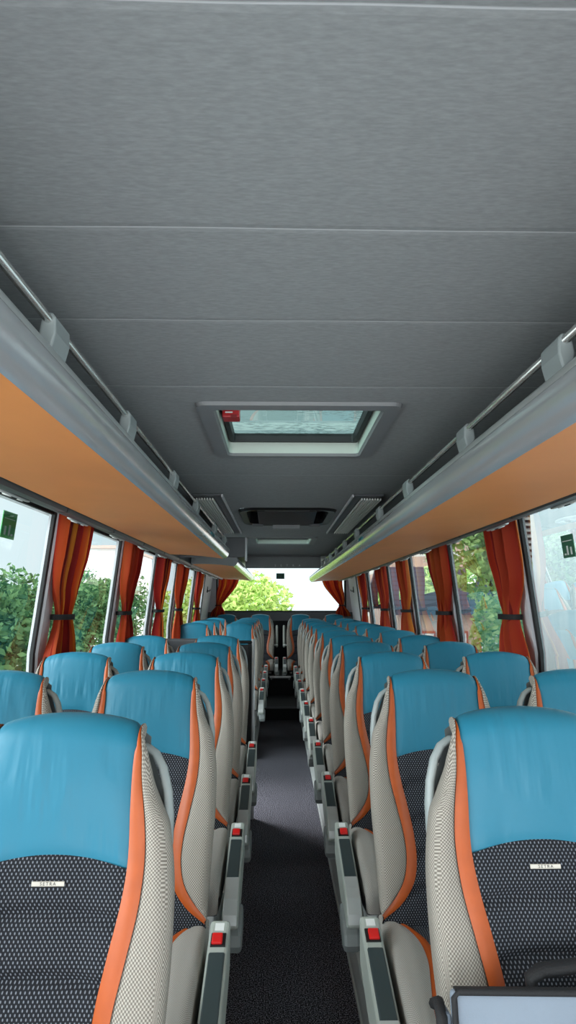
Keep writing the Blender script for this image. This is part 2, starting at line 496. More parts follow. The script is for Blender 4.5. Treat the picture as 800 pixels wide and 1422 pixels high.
    def cp(x, w, off):
        r = .045
        if w <= LW:
            y, z = YB - w, ZB - .02 * w / LW + .012 * math.sin(PI * w / LW) + off
        else:
            t = (w - LW) / r
            if t < PI / 2:
                y, z = YB - LW - (r + off) * math.sin(t), ZB - .02 - r + (r + off) * math.cos(t)
            else:
                y, z = YB - LW - r - off, ZB - .02 - r - (w - LW - r * PI / 2)
        return Vector((x, y, z))
    WM = LW + .045 * PI / 2 + .035
    CXO = .226
    def cw(x): return .020 * sstep((abs(x) - .07) / .1)
    def cfn(a, b):
        w = b * WM; h = interp(CXA, w) - (.012 + .02 * sstep(w / .12)); x = (2 * a - 1) * h
        off = cw(x) + puff(a, .004, 10) + .006 * (1 - (x / .12) ** 2)
        for wc in (.2, .34): off -= .008 * math.exp(-((w - wc) / .01) ** 2)
        return cp(x, w, off)
    grid('seat_cushion', cfn, 16, 50, M['mesh'], root, lambda a, b: ((2 * a - 1) * .15, b * WM))
    for side in (-1, 1):
        def cof(a, b):
            w = b * WM; xa = interp(CXA, w); xb = xa - (.012 + .02 * sstep(w / .12)); x = xb + (xa - xb) * a
            return cp(side * x, w, cw(x) + .001 + puff(a, .003, 4))
        grid('cushion_trim', cof, 3, 50, M['orange'], root, None, flip=(side < 0))
        def csf(a, b):
            w = b * WM; xa = interp(CXA, w); xo = CXO; r = min(.024, (xo - xa) * .8)
            if a < .5:
                t = a / .5; x = xa + (xo - r - xa) * t; off = cw(x) + .006 * sstep(t * 2)
            elif a < .75:
                t = (a - .5) / .25 * PI / 2; x = xo - r + r * math.sin(t); off = cw(xo) + .006 - r + r * math.cos(t)
            else:
                t = (a - .75) / .25; x = xo; off = cw(xo) + .006 - r - .075 * t
            return cp(side * x, min(w, LW + .06) if a > .75 else w, off)
        grid('cushion_bolster', csf, 14, 40, M['seatgrey'], root, lambda a, b: (a * .16, b * WM), flip=(side < 0))
    # pan under the cushion, legs and side frame
    prismo('seat_pan', M['darkgrey'], [(-.13, .36), (-.13, .30), (-.55, .31), (-.68, .335), (-.69, .365), (-.62, .37)], 'x', -.222, .222, root, .008)
    for sx in (-.17, .17):
        prismo('leg', M['silver'], [(-.30, .31), (-.22, .02), (-.20, 0), (-.50, 0), (-.50, .02), (-.44, .31)], 'x', sx - .022, sx + .022, root, .006)
    prismo('side_frame', M['silver'], [(-.16, .42), (-.12, .33), (-.16, .27), (-.60, .27), (-.66, .31), (-.62, .335), (-.24, .345)], 'x', -s * .236 - .008, -s * .236 + .008, root, .005)
    # badge on the backrest
    dtag = .304
    o = base_off(0, dtag) + .0105
    Pc = bp(0, dtag - RR, o)
    R = Matrix(((1, 0, 0), (0, -SR, -CR), (0, CR, -SR))) if False else None
    d_ax = Vector((0, -SR, -CR)); n_ax = Vector((0, -CR, SR)); x_ax = Vector((1, 0, 0))
    mx = Matrix((x_ax, -d_ax, n_ax)).transposed().to_4x4(); mx.translation = Pc
    bm = bmesh.new(); box(bm, -.031, .031, -.0045, .0045, -.001, .0018, .001)
    bmesh.ops.transform(bm, matrix=mx, verts=bm.verts[:])
    bd = from_bm('badge', bm, M['beltbadge'], root)
    mt = mx.copy(); mt.translation = Pc + n_ax * .002
    text_obj('lettering', 'SETRA', .0078, M['black'], bd, 1.5, .0003, mt)
    if aisle or rear:
        xi, xw = .240, .058
        x0, x1 = sorted((-s * (xi + .001), -s * (xi + xw)))
        pr = [(-.245, .515), (-.262, .52), (-.34, .497), (-.62, .425), (-.70, .395), (-.735, .355), (-.735, .32), (-.70, .285), (-.62, .285), (-.40, .34), (-.26, .385), (-.245, .40)]
        con = prismo('armrest_console', M['console'], pr, 'x', x0, x1, root, .010)
        xm = (x0 + x1) / 2
        sl = math.atan2(.072, .28)
        def ontop(y):  # height of console top at y
            return .497 + (y + .34) * (.072 / .28) if y < -.34 else .497 + (y + .34) * .295
        def plate(nm, mtl, ya, yb, hw, h, bev, par, dx=0):
            yc = (ya + yb) / 2; L = abs(ya - yb) / 2 / math.cos(sl)
            bm = bmesh.new(); box(bm, -hw, hw, -L, L, -.012, h, bev)
            mm = Matrix.Translation((xm + dx, yc, ontop(yc))) @ Matrix.Rotation(sl, 4, 'X')
            bmesh.ops.transform(bm, matrix=mm, verts=bm.verts[:])
            return from_bm(nm, bm, mtl, par)
        plate('info_sticker', M['white'], -.268, -.295, .013, .0015, .0, con)
        bk = plate('belt_slot', M['black'], -.303, -.352, .021, .003, .002, con)
        rb = plate('belt_buckle', M['red'], -.309, -.346, .015, .010, .004, con, s * .003)
        plate('control_panel', M['consoledark'], -.372, -.600, .022, .004, .004, con)
        # curved silver plate at the front end
        fp = [(-.60, .4345), (-.66, .418), (-.70, .401), (-.737, .362), (-.742, .33), (-.73, .335), (-.69, .385), (-.645, .405)]
        prismo('end_plate', M['silver'], fp, 'x', x0 + .004, x1 - .004, con, .002)
        prismo('lower_cover', M['shell'], [(-.60, .27), (-.60, .345), (-.70, .325), (-.745, .30), (-.76, .27), (-.745, .245), (-.70, .235)], 'x', xm - s * .012 - .030, xm - s * .012 + .030, root, .012)
    if rear:
        bm = bmesh.new()
        tube(bm, [(-s * .275, -.02, 1.02), (-s * .275, -.02, 1.0), (-s * .275, -.06, .80), (-s * .275, -.09, .68), (-s * .275, -.09, .665)], [.012, .02, .022, .022, .012], 10, sq=(1, .9))
        from_bm('armrest', bm, M['console'], root, True)
        tubeo('armrest_pivot', M['silver'], [(-s * .20, -.10, .70), (-s * .29, -.10, .70)], .013, root)
    return root

POD = .12
ROW_R = [1.50, 2.36, 3.22, 4.08, 4.94, 5.85, 6.78, 7.70, 8.60, 9.50, 10.38]
ROW_L = [1.43, 2.34, 3.22, 4.03, 4.90]
ROW_L2 = [7.70, 8.60, 9.50, 10.38]
ORD = ['first', 'second', 'third', 'fourth', 'fifth', 'sixth', 'seventh', 'eighth', 'ninth', 'tenth', 'eleventh']
AX, WXR, WXL = .4865, .99, -1.0

def place_group(proto, spots):
    for i, (loc, label, grp) in enumerate(spots):
        o = proto if i == 0 else copy_tree(proto)
        o.location = loc; o['label'] = label; o['category'] = 'seat'; o['group'] = grp

place_group(build_seat('passenger_chair', 1, True),
    [((AX, y, POD), ('turquoise-topped beige coach seat right of the aisle, nearest, with the bag on it' if i == 0 else
      'turquoise-topped beige coach seat beside the right edge of the aisle, %s row from the camera' % ORD[i]), 'aisle seats right') for i, y in enumerate(ROW_R)])
place_group(build_seat('passenger_chair', 1, False),
    [((WXR, y, POD), 'turquoise-topped coach seat against the right windows, %s row from the camera' % ORD[i + 1], 'window seats right') for i, y in enumerate(ROW_R[1:])])
place_group(build_seat('passenger_chair', -1, True),
    [((-AX, y, POD), ('turquoise-topped coach seat left of the aisle, nearest and largest at the lower left' if i == 0 else
      'turquoise-topped coach seat beside the left edge of the aisle, %s row, before the stairwell panel' % ORD[i]), 'aisle seats left') for i, y in enumerate(ROW_L)] +
    [((-AX, y, POD + .012), 'turquoise-topped coach seat beside the left edge of the aisle, %s row behind the stairwell panel' % ORD[i], 'aisle seats left') for i, y in enumerate(ROW_L2)])
place_group(build_seat('passenger_chair', -1, False),
    [((WXL, y, POD), 'turquoise-topped coach seat against the left windows, %s row, before the stairwell panel' % ORD[i + 1], 'window seats left') for i, y in enumerate(ROW_L[1:])] +
    [((WXL, y, POD + .012), 'turquoise-topped coach seat against the left windows, %s row behind the stairwell panel' % ORD[i], 'window seats left') for i, y in enumerate(ROW_L2)])
RY = 11.35
o = build_seat('passenger_chair', 1, False, True); o.location = (.335, RY, .17); tag(o, 'coach seat in the back row, just right of the aisle gap, armrest raised', 'seat', 'back row seats')
o = build_seat('passenger_chair', -1, False, True); o.location = (-.335, RY, .17); tag(o, 'coach seat in the back row, just left of the aisle gap, armrest raised', 'seat', 'back row seats')
o = build_seat('passenger_chair', 1, False, False); o.location = (.905, RY, .17); tag(o, 'coach seat in the back row, in the right rear corner', 'seat', 'back row seats')
o = build_seat('passenger_chair', -1, False, False); o.location = (-.905, RY, .17); tag(o, 'coach seat in the back row, in the left rear corner', 'seat', 'back row seats')

# ------------------------------------------------------------------ shell of the coach
Y0, Y1 = -1.4, 11.9
XW = 1.27
def wx(z):  # tumblehome of the side wall
    return XW - .11 * max(0, z - 1.3)
ZC = 2.14
AEL, AER = -.278, .258

# aisle floor + platforms
struct(boxo('floor', M['carpet'], (AEL, AER, Y0, 9.27, -.04, 0)))
o = boxo('trim_1', M['carpet'], (AER + .012, XW, Y0, 10.45, -.04, POD - .001)); struct(o)
bm = bmesh.new(); box(bm, -XW, AEL - .012, Y0, 5.16, -.04, POD - .001); box(bm, -XW, AEL - .012, 6.95, 10.45, -.04, POD - .001)
struct(from_bm('trim_2', bm, M['carpet']))
# silver platform edge rails beside the aisle
def edge_rail(nm, x0, x1, y0, y1):
    s = 1 if x1 > x0 else -1
    bm = bmesh.new()
    prism(bm, [(x0, 0.001), (x0, .085), (x0 + s * .012, POD + .012), (x0 + s * .055, POD + .012), (x0 + s * .055, POD), (x0 + s * .012, POD), (x0 + s * .012, .001)], 'y', y0, y1)
    box(bm, min(x0 + s * .06, x0 + s * .105), max(x0 + s * .06, x0 + s * .105), y0, y1, POD, POD + .03, .006)
    box(bm, min(x0 + s * .012, x0 - s * .006), max(x0 + s * .012, x0 - s * .006), y0, y1, .03, .045)
    return struct(from_bm(nm, bm, M['silver']))
edge_rail('trim_3', AER, AER + 1, Y0, 10.44)
edge_rail('trim_4', AEL, AEL - 1, Y0, 5.15)
edge_rail('trim_5', AEL, AEL - 1, 6.96, 10.44)
# stairwell by the left middle door
bm = bmesh.new()
box(bm, -XW, AEL - .002, 5.17, 6.94, -.52, -.46)
box(bm, -.62, AEL - .002, 5.17, 6.94, -.46, -.22)
box(bm, AEL - .012, AEL - .002, 5.17, 6.94, -.22, -.041)
struct(from_bm('trim_6', bm, M['step']))
# rear steps and platform
bm = bmesh.new(); box(bm, AEL + .005, AER - .008, 9.275, 10.46, -.04, .165, .006); struct(from_bm('trim_7', bm, M['step']))
bm = bmesh.new(); box(bm, -XW, XW, 10.46, Y1, -.04, .168); struct(from_bm('trim_8', bm, M['step']))
bm = bmesh.new(); box(bm, -.21, .21, 10.47, Y1 - .01, .169, .447, .01); struct(from_bm('trim_9', bm, M['wallblack']))
bm = bmesh.new(); box(bm, AEL + .01, AER - .012, 9.262, 9.274, .150, .172); struct(from_bm('trim_10', bm, M['darkgrey']))
o = empty('foot_rest', (0, 0, 0), 'pale grey foot bar across the aisle gap before the back row', 'foot rest')
boxo('bar', M['ltgrey'], (-.165, .155, 10.40, 10.465, .425, .45), o, .008)
for x in (-.14, .13): boxo('bracket', M['midgrey'], (x - .012, x + .012, 10.42, 10.47, .40, .425), o, .003)

# side walls below / above windows
def side_wall(nm, s, gaps):
    bm = bmesh.new()
    cuts = [Y0] + [v for g in gaps for v in g] + [Y1]
    for a, b in zip(cuts[::2], cuts[1::2]):
        x0, x1 = sorted((s * XW, s * (XW + .06))); box(bm, x0, x1, a, b, -.04, 1.0)
        prism(bm, [(s * (XW - .03), .99), (s * (XW - .03), 1.03), (s * (XW + .06), 1.03), (s * (XW + .06), .99)], 'y', a, b)
    # header above the windows
    prism(bm, [(s * wx(2.03), 2.03), (s * (wx(2.03) - .02), 2.199), (s * (XW + .05), 2.199), (s * (XW + .05), 2.03)], 'y', Y0, Y1)
    prism(bm, [(s * XW, 1.0), (s * XW, 1.3), (s * wx(2.03), 2.03), (s * (XW + .05), 2.03), (s * (XW + .05), 1.0)], 'y', 10.75, Y1)
    o = from_bm(nm, bm, M['ltgrey']); struct(o); return o
side_wall('wall_right', 1, [])
side_wall('wall_left', -1, [(5.22, 6.90)])

# windows: panes between pillars
PIL = [-1.0, .46, 1.96, 3.46, 4.93, 6.40, 7.72, 9.42, 10.75]
wn = 0
def lean_slab(bm, s, y0, y1, z0, z1, dx0, dx1):
    zs = [z0] + ([1.3] if z0 < 1.3 < z1 else []) + [z1]
    inn = [(s * (wx(z) + dx0), z) for z in zs]; out = [(s * (wx(z) + dx1), z) for z in zs[::-1]]
    prism(bm, inn + out, 'y', y0, y1)
for s, side in ((-1, 'left'), (1, 'right')):
    for k in range(len(PIL) - 1):
        wn += 1
        a, b = PIL[k] + .10, PIL[k + 1] - .02
        zb = 1.03
        if s < 0 and k == 4: zb = 1.03
        bm = bmesh.new()
        g = .032
        lean_slab(bm, s, a, a + g * .5, zb, 2.03, .0, .014); lean_slab(bm, s, b - g, b, zb, 2.03, -.003, .014)
        lean_slab(bm, s, a + g * .5, b - g, zb, zb + g, 0, .014); lean_slab(bm, s, a + g * .5, b - g, 2.03 - g, 2.03, 0, .014)
        fr = struct(from_bm('window_%d' % wn, bm, M['rubber']), 'black-framed coach side window, %s side, number %d from the front' % (side, k + 1))
        V = []; F = []
        for z in (zb, 1.3, 2.03): V += [(s * (wx(z) + .009), a + .01, z), (s * (wx(z) + .009), b - .01, z)]
        F = [(0, 1, 3, 2), (2, 3, 5, 4)]
        me = bpy.data.meshes.new('pane'); me.from_pydata(V, [], F); link('pane', me, M['glass'], fr, False)
    bm = bmesh.new()
    for p in PIL[:-1]: lean_slab(bm, s, p - .015, p + .095, 1.03, 2.03, -.015, .04)
    struct(from_bm('trim_%d' % (11 if s < 0 else 12), bm, M['ltgrey']))

# middle door on the left (glazed down to the steps)
dr = empty('door_1', (0, 0, 0), 'x', 'door'); del dr['label']; del dr['category']; struct(dr)
bm = bmesh.new()
for y0, y1 in ((5.22, 5.28), (6.03, 6.09), (6.84, 6.90)): box(bm, -XW - .05, -XW - .005, y0, y1, -.46, 1.0)
box(bm, -XW - .05, -XW - .005, 5.28, 6.84, -.46, -.36); box(bm, -XW - .05, -XW - .005, 5.28, 6.84, .94, 1.0)
from_bm('door_frame', bm, M['darkgrey'], dr)
me = bpy.data.meshes.new('pane'); me.from_pydata([(-XW - .03, 5.28, -.36), (-XW - .03, 6.84, -.36), (-XW - .03, 6.84, .94), (-XW - .03, 5.28, .94)], [], [(0, 1, 2, 3)])
link('door_pane', me, M['glass'], dr, False)

# ceiling with openings
H1 = (-.262, .280, 1.945, 2.60); MN = (-.29, .29, 4.15, 4.93); H2 = (-.27, .27, 5.97, 6.62)
bm = bmesh.new()
holes = [H1, MN, H2]
ys = [Y0] + [v for h in holes for v in h[2:]] + [8.2]
for i in range(len(ys) - 1):
    a, b = ys[i], ys[i + 1]
    hole = holes[(i - 1) // 2] if i % 2 == 1 else None
    rng = [(-XW, hole[0]), (hole[1], XW)] if hole else [(-XW, XW)]
    for x0, x1 in rng:
        box(bm, x0, x1, a, b, ZC, ZC + .05)
struct(from_bm('ceiling', bm, M['ceiling']))
# lowered rear header and soffit
bm = bmesh.new(); prism(bm, [(8.2, ZC + .05), (8.2, 2.125), (8.14, 2.115), (8.13, 1.99), (8.15, 1.975), (8.38, 1.985), (8.42, 2.0), (8.42, ZC + .05)], 'x', -.44, .475)
box(bm, -XW - .05, XW + .05, 8.43, Y1 + .06, 2.2, 2.25); box(bm, -XW, -.445, 8.2, 8.42, ZC, ZC + .11); box(bm, .48, XW, 8.2, 8.42, ZC, ZC + .11); box(bm, -.445, .48, 8.3, 8.425, ZC + .051, ZC + .11)
hd = struct(from_bm('trim_13', bm, M['midgrey']))
mx = Matrix.Translation((.07, 8.128, 2.005)) @ Matrix.Rotation(PI / 2, 4, 'X')
tag(text_obj('coach_lettering', 'SETRA', .034, M['ltgrey'], None, 4.2, .002, mx), 'spaced silver letters across the grey header above the back window', 'lettering')
# rear wall around the back window
RW = (-1.10, 1.13, 1.425, 2.16)
bm = bmesh.new()
box(bm, -XW - .05, XW + .05, Y1, Y1 + .06, -.04, RW[2]); box(bm, -XW - .05, RW[0], Y1, Y1 + .06, RW[2], 2.2); box(bm, RW[1], XW + .05, Y1, Y1 + .06, RW[2], 2.2)
struct(from_bm('wall_back', bm, M['wallblack']))
for i, (x0, x1) in enumerate(((-XW, RW[0] - .03), (RW[1] + .03, XW))):
    struct(boxo('trim_%d' % (14 + i), M['ltgrey'], (x0, x1, Y1 - .02, Y1 - .002, 1.38, 2.12)))
bm = bmesh.new()
box(bm, RW[0] - .03, RW[1] + .03, Y1 - .03, Y1 - .002, RW[2] - .05, RW[2]); box(bm, RW[0] - .03, RW[0], Y1 - .03, Y1 - .002, RW[2], 2.16); box(bm, RW[1], RW[1] + .03, Y1 - .03, Y1 - .002, RW[2], 2.16)
bw = struct(from_bm('window_17', bm, M['rubber']))
me = bpy.data.meshes.new('pane'); me.from_pydata([(RW[0], Y1 + .02, RW[2]), (RW[1], Y1 + .02, RW[2]), (RW[1], Y1 + .02, 2.16), (RW[0], Y1 + .02, 2.16)], [], [(0, 1, 2, 3)])
link('pane', me, M['rearglass'], bw, False)
struct(boxo('trim_16', M['darkgrey'], (-XW, XW, Y1 - .06, Y1 - .035, 1.25, 1.40)))

# ------------------------------------------------------------------ roof hatches
def hatch(name, h, label, depth):
    r = empty(name, ((h[0] + h[1]) / 2, (h[2] + h[3]) / 2, ZC), label, 'roof hatch')
    cx, cy = r.location.x, r.location.y
    hx_, hy = (h[1] - h[0]) / 2, (h[3] - h[2]) / 2
    # flush rim with rounded corners
    def ring(ax, ay, rad, z, n=6):
        pts = []
        for sx, sy, a0 in ((1, 1, 0), (-1, 1, 90), (-1, -1, 180), (1, -1, 270)):
            for k in range(n + 1):
                a = math.radians(a0 + 90 * k / n); pts.append((sx * (ax - rad) + rad * math.cos(a), sy * (ay - rad) + rad * math.sin(a), z))
        return pts
    def loft(nm, rings, m):
        bm = bmesh.new(); R = [[bm.verts.new(p) for p in rr] for rr in rings]; n = len(R[0])
        for a, b in zip(R, R[1:]):
            for k in range(n): bm.faces.new((a[k], a[(k + 1) % n], b[(k + 1) % n], b[k]))
        bmesh.ops.recalc_face_normals(bm, faces=bm.faces[:])
        return from_bm(nm, bm, m, r, False)
    loft('rim', [ring(hx_ + .04, hy + .035, .03, -.001), ring(hx_ + .036, hy + .031, .03, -.012), ring(hx_ - .012, hy - .012, .02, -.014), ring(hx_ - .018, hy - .018, .02, .0)], M['midgrey'])
    gx, gy = hx_ - .016, hy - .026
    loft('recess', [ring(hx_ - .018, hy - .018, .02, -.004), ring(gx, gy, .012, depth)], M['recess'])
    loft('gasket', [ring(gx, gy, .012, depth), ring(gx - .006, gy - .006, .01, depth - .012), ring(gx - .022, gy - .022, .01, depth - .012), ring(gx - .024, gy - .024, .01, depth + .02)], M['rubber'])
    me = bpy.data.meshes.new('pane'); x, y = gx - .02, gy - .02
    me.from_pydata([(-x, -y, depth + .01), (x, -y, depth + .01), (x, y, depth + .01), (-x, y, depth + .01)], [], [(0, 1, 2, 3)])
    link('pane', me, M['hatchglass'], r, False)
    return r
hatch('roof_hatch', H1, 'nearer roof hatch with wet glass, the larger one in the picture', .048)
hatch('roof_hatch', H2, 'farther roof hatch beyond the black ceiling monitor', .048)
hb = empty('emergency_hammer_box', (-.207, 2.14, ZC + .056), 'small red box hanging under the glass of the nearer roof hatch', 'hammer box')
boxo('case', mat('deep_red_plastic', (168, 26, 32), .4), (-.028, .028, -.03, .03, -.048, .0), hb, .004)
boxo('print', M['white'], (-.018, .006, -.0315, -.0295, -.034, -.030), hb)
boxo('clip', mat('dark_red_plastic', (120, 20, 24), .5), (.0, .02, -.034, -.029, -.05, -.040), hb)

# ------------------------------------------------------------------ ceiling monitor
r = empty('ceiling_monitor', (.01, 4.54, ZC), 'black fold-down monitor recessed in the grey ceiling', 'monitor')
bm = bmesh.new()
def rrect(ax, ay, rad, z, n=8):
    pts = []
    for sx, sy, a0 in ((1, 1, 0), (-1, 1, 90), (-1, -1, 180), (1, -1, 270)):
        for k in range(n + 1):
            a = math.radians(a0 + 90 * k / n); pts.append((sx * (ax - rad) + rad * math.cos(a), sy * (ay - rad) + rad * math.sin(a), z))
    return pts
R = [[bm.verts.new(p) for p in q] for q in (rrect(.315, .425, .12, -.001), rrect(.305, .41, .12, -.016), rrect(.265, .36, .10, -.01), rrect(.255, .345, .1, .07))]
for a, b in zip(R, R[1:]):
    n = len(a)
    for k in range(n): bm.faces.new((a[k], a[(k + 1) % n], b[(k + 1) % n], b[k]))
bm.faces.new(R[-1]); bmesh.ops.recalc_face_normals(bm, faces=bm.faces[:])
from_bm('housing', bm, M['mon'], r)
bm = bmesh.new(); prism(bm, [(-.12, .06), (-.12, .015), (.22, -.012), (.33, -.02), (.33, .06)], 'x', -.20, .20, .008); from_bm('screen_case', bm, M['mon'], r)
boxo('screen', mat('dark_screen', (48, 49, 52), .3), (-.15, .15, -.13, -.121, .02, .05), r)
boxo('lip', M['midgrey'], (-.10, .10, .335, .42, -.05, -.016), r, .006)
boxo('side_latch', M['darkgrey'], (.17, .25, .31, .37, -.03, -.012), r, .006)
boxo('side_latch', M['darkgrey'], (-.25, -.17, .31, .37, -.03, -.012), r, .006)

# ------------------------------------------------------------------ ceiling vents
def vent(s, label):
    r = empty('ceiling_vent', (s * .44, 4.55, ZC), label, 'vent', 'ceiling vents')
    bm = bmesh.new(); box(bm, -.085, .085, -.97, .97, -.012, -.001, .004); from_bm('panel', bm, M['darkgrey'], r)
    x = -s * .085
    boxo('edge_strip', M['ltgrey'], (x - .005, x + .005, -.97, .97, -.02, -.004), r, .002)
    x0, x1 = sorted((s * -.038, s * .083)); boxo('slot_bed', M['black'], (x0, x1, -.91, .91, -.0145, -.0115), r)
    for k in range(8):
        xx = s * (-.028 + k * .0148)
        boxo('slat', M['stripe'], (xx - .0032, xx + .0032, -.90, .90, -.026, -.0125), r)
    return r
vent(-1, 'grey ceiling vent with pale slats, beside the left luggage rack')
vent(1, 'grey ceiling vent with pale slats, beside the right luggage rack')

# ------------------------------------------------------------------ luggage racks
CLIPS = [.40, 1.20, 1.82, 2.65, 3.4, 4.4, 5.2, 5.95, 6.6, 7.2, 7.8]
def rack(label, s, y0, y1, dz, rail_end, near_cap=False, far_curve=.25):
    r = empty('luggage_rack', (s * .5, y0, 1.91 + dz), label, 'luggage rack')
    ox, oy, oz = r.location
    def P(x, z): return (s * x - ox, z + dz - oz)
    def sweep(nm, prof, m, ya, yb, smooth=True, cut=None):
        # profile swept along y; the far end sweeps back towards the wall
        bm = bmesh.new(); rows = []
        for j in range(2):
            row = []
            for x, z in prof:
                y = (ya if j == 0 else yb) - oy
                if j == 1: y += -far_curve * ((x - .455) / .5) ** 2 + .0
                px_, pz = P(x, z); row.append(bm.verts.new((px_, y, pz)))
            rows.append(row)
        for i in range(len(prof) - 1): bm.faces.new((rows[0][i], rows[0][i + 1], rows[1][i + 1], rows[1][i]))
        bmesh.ops.recalc_face_normals(bm, faces=bm.faces[:])
        return from_bm(nm, bm, m, r, smooth)
    und = [(.50 + .42 * t, 1.905 + .022 * t + .010 * math.sin(PI * t)) for t in [k / 12 for k in range(13)]]
    sweep('underside', und, M['rackorange'], y0, y1)
    fas = [(.502, 1.903), (.487, 1.910), (.470, 1.926), (.459, 1.948), (.456, 1.965), (.458, 1.976)]
    sweep('fascia', fas, M['fascia'], y0, y1)
    lip = [(.458, 1.976), (.459, 1.986), (.464, 1.992), (.472, 1.992), (.478, 1.986), (.479, 1.97), (.50, 1.955), (.92, 1.955), (.93, ZC - .0005 - dz)]
    sweep('inner_tray', lip, M['rackin'], y0, y1)
    lp2 = [(.457, 1.974), (.4575, 1.986), (.463, 1.9935), (.472, 1.9935), (.478, 1.987)]
    sweep('lip', lp2, M['silver'], y0, y1)
    # end cap at the far end
    prof = und[::-1] + fas + [(.464, 1.99), (.60, 1.985), (.92, 1.97)]
    bm = bmesh.new(); n = 0
    vs = [bm.verts.new((P(x, z)[0], y1 - oy + (-far_curve * ((x - .455) / .5) ** 2), P(x, z)[1])) for x, z in prof]
    bm.faces.new(vs); from_bm('end_cap', bm, M['midgrey'], r)
    if near_cap:
        bm = bmesh.new()
        pr = [P(x, z) for x, z in und[::-1] + fas + [(.464, 1.99), (.52, 2.02), (.92, 2.03)]]
        prism(bm, pr, 'y', -.10, -.001, .0); from_bm('near_cap', bm, M['midgrey'], r)
    # rail with clips
    zr = 2.045
    if rail_end > y0:
        p0 = P(.47, zr)
        tubeo('rail', M['chrome'], [(p0[0], .0, p0[1]), (p0[0], rail_end - oy, p0[1])], .0085, r, 10)
        for c in CLIPS:
            if y0 < c < rail_end:
                bm = bmesh.new()
                q = [(.480, 1.985), (.462, 1.990), (.455, 2.02), (.456, 2.048), (.463, 2.057), (.474, 2.058), (.482, 2.05), (.486, 2.02)]
                prism(bm, [P(x, z) for x, z in q], 'y', c - oy - .042, c - oy + .042, .004)
                from_bm('rail_clip', bm, M['handle'], r)
    return r
lr = rack('long front luggage rack above the left windows, orange underside', -1, -.9, 5.62, .015, 5.5)
rack('short rear luggage rack behind the left stairwell, orange underside', -1, 6.85, 11.4, .02, 6.0, True)
rr = rack('full-length luggage rack above the right windows, orange underside', 1, -.9, 10.75, -.018, 8.05)
# small teal stickers on the fascias
for s, y, dz, w in ((-1, 4.05, .015, 'left'), (1, 4.0, -.018, 'right')):
    x0, x1 = sorted((s * .452, s * .463))
    ob = boxo('small_sticker', M['teal'], (x0, x1, y, y + .16, 1.952 + dz, 1.968 + dz)); tag(ob, 'small teal sticker on the silver edge of the %s luggage rack' % w, 'sticker')
# dark bulkhead over the stairwell
bk = struct(boxo('trim_17', M['darkgrey'], (-1.15, -.345, 6.02, 6.10, 1.965, ZC - .001), None, .004))
struct(boxo('trim_18', M['ltgrey'], (-.345, -.33, 6.00, 6.12, 1.93, ZC - .001), None, .004))

# ------------------------------------------------------------------ service units with reading lamps
def service_unit(s):
    r = empty('service_unit', (0, 0, 0), 'u', 'reading light unit', 'service units under the racks')
    L = .80
    prof = [(.934, 1.940), (.940, 1.919), (.975, 1.922), (1.03, 1.938), (1.075, 1.962), (1.10, 1.99), (1.112, 2.03), (1.10, 2.05), (.934, 2.05)]
    prismo('housing', M['strip'], [(s * x, z) for x, z in prof], 'y', .006, L - .006, r, .006)
    prismo('joint', M['black'], [(s * x, z - .0005 if i < 6 else z) for i, (x, z) in enumerate(prof[:-1])] , 'y', L - .006, L + .004, r)
    nrm = Vector((s * .34, 0, -.94)).normalized(); ya = Vector((0, 1, 0)); xa = ya.cross(nrm)
    rot = Matrix((xa, ya, nrm)).transposed().to_4x4(); rot.translation = Vector((s * 1.03, .45, 1.938))
    def disc(nm, m, ax, ay, h, yo, par):
        bm = bmesh.new(); n = 24
        rg = []
        for k, hh in ((1, 0), (1, h * .6), (.85, h), (.0, h)):
            if k == 0:
                v = bm.verts.new((0, yo, hh)); rg.append([v]); continue
            rg.append([bm.verts.new((ax * k * math.cos(2 * PI * i / n), yo + ay * k * math.sin(2 * PI * i / n), hh)) for i in range(n)])
        for a, b in zip(rg[:-2], rg[1:-1]):
            for i in range(n): bm.faces.new((a[i], a[(i + 1) % n], b[(i + 1) % n], b[i]))
        for i in range(n): bm.faces.new((rg[-2][i], rg[-2][(i + 1) % n], rg[-1][0]))
        bmesh.ops.transform(bm, matrix=rot, verts=bm.verts[:]); bmesh.ops.recalc_face_normals(bm, faces=bm.faces[:])
        return from_bm(nm, bm, m, par, True)
    bz = disc('bezel', M['silver'], .034, .14, .008, 0, r)
    disc('lamp', M['lens'], .018, .022, .012, .055, bz); disc('lamp', M['lens'], .018, .022, .012, -.055, bz)
    disc('air_nozzle', M['black'], .017, .02, .013, 0, bz)
    return r
for s, dz, w in ((-1, .01, 'left'), (1, -.012, 'right')):
    p = service_unit(s)
    k = 0; y = -.42
    while y < 10.3:
        o = p if k == 0 else copy_tree(p)
        o.location = (0, y, dz)
        o['label'] = 'dark grey reading light unit under the %s luggage rack, %s from the front' % (w, (ORD + ['twelfth', 'thirteenth', 'fourteenth'])[k])
        y += .81; k += 1

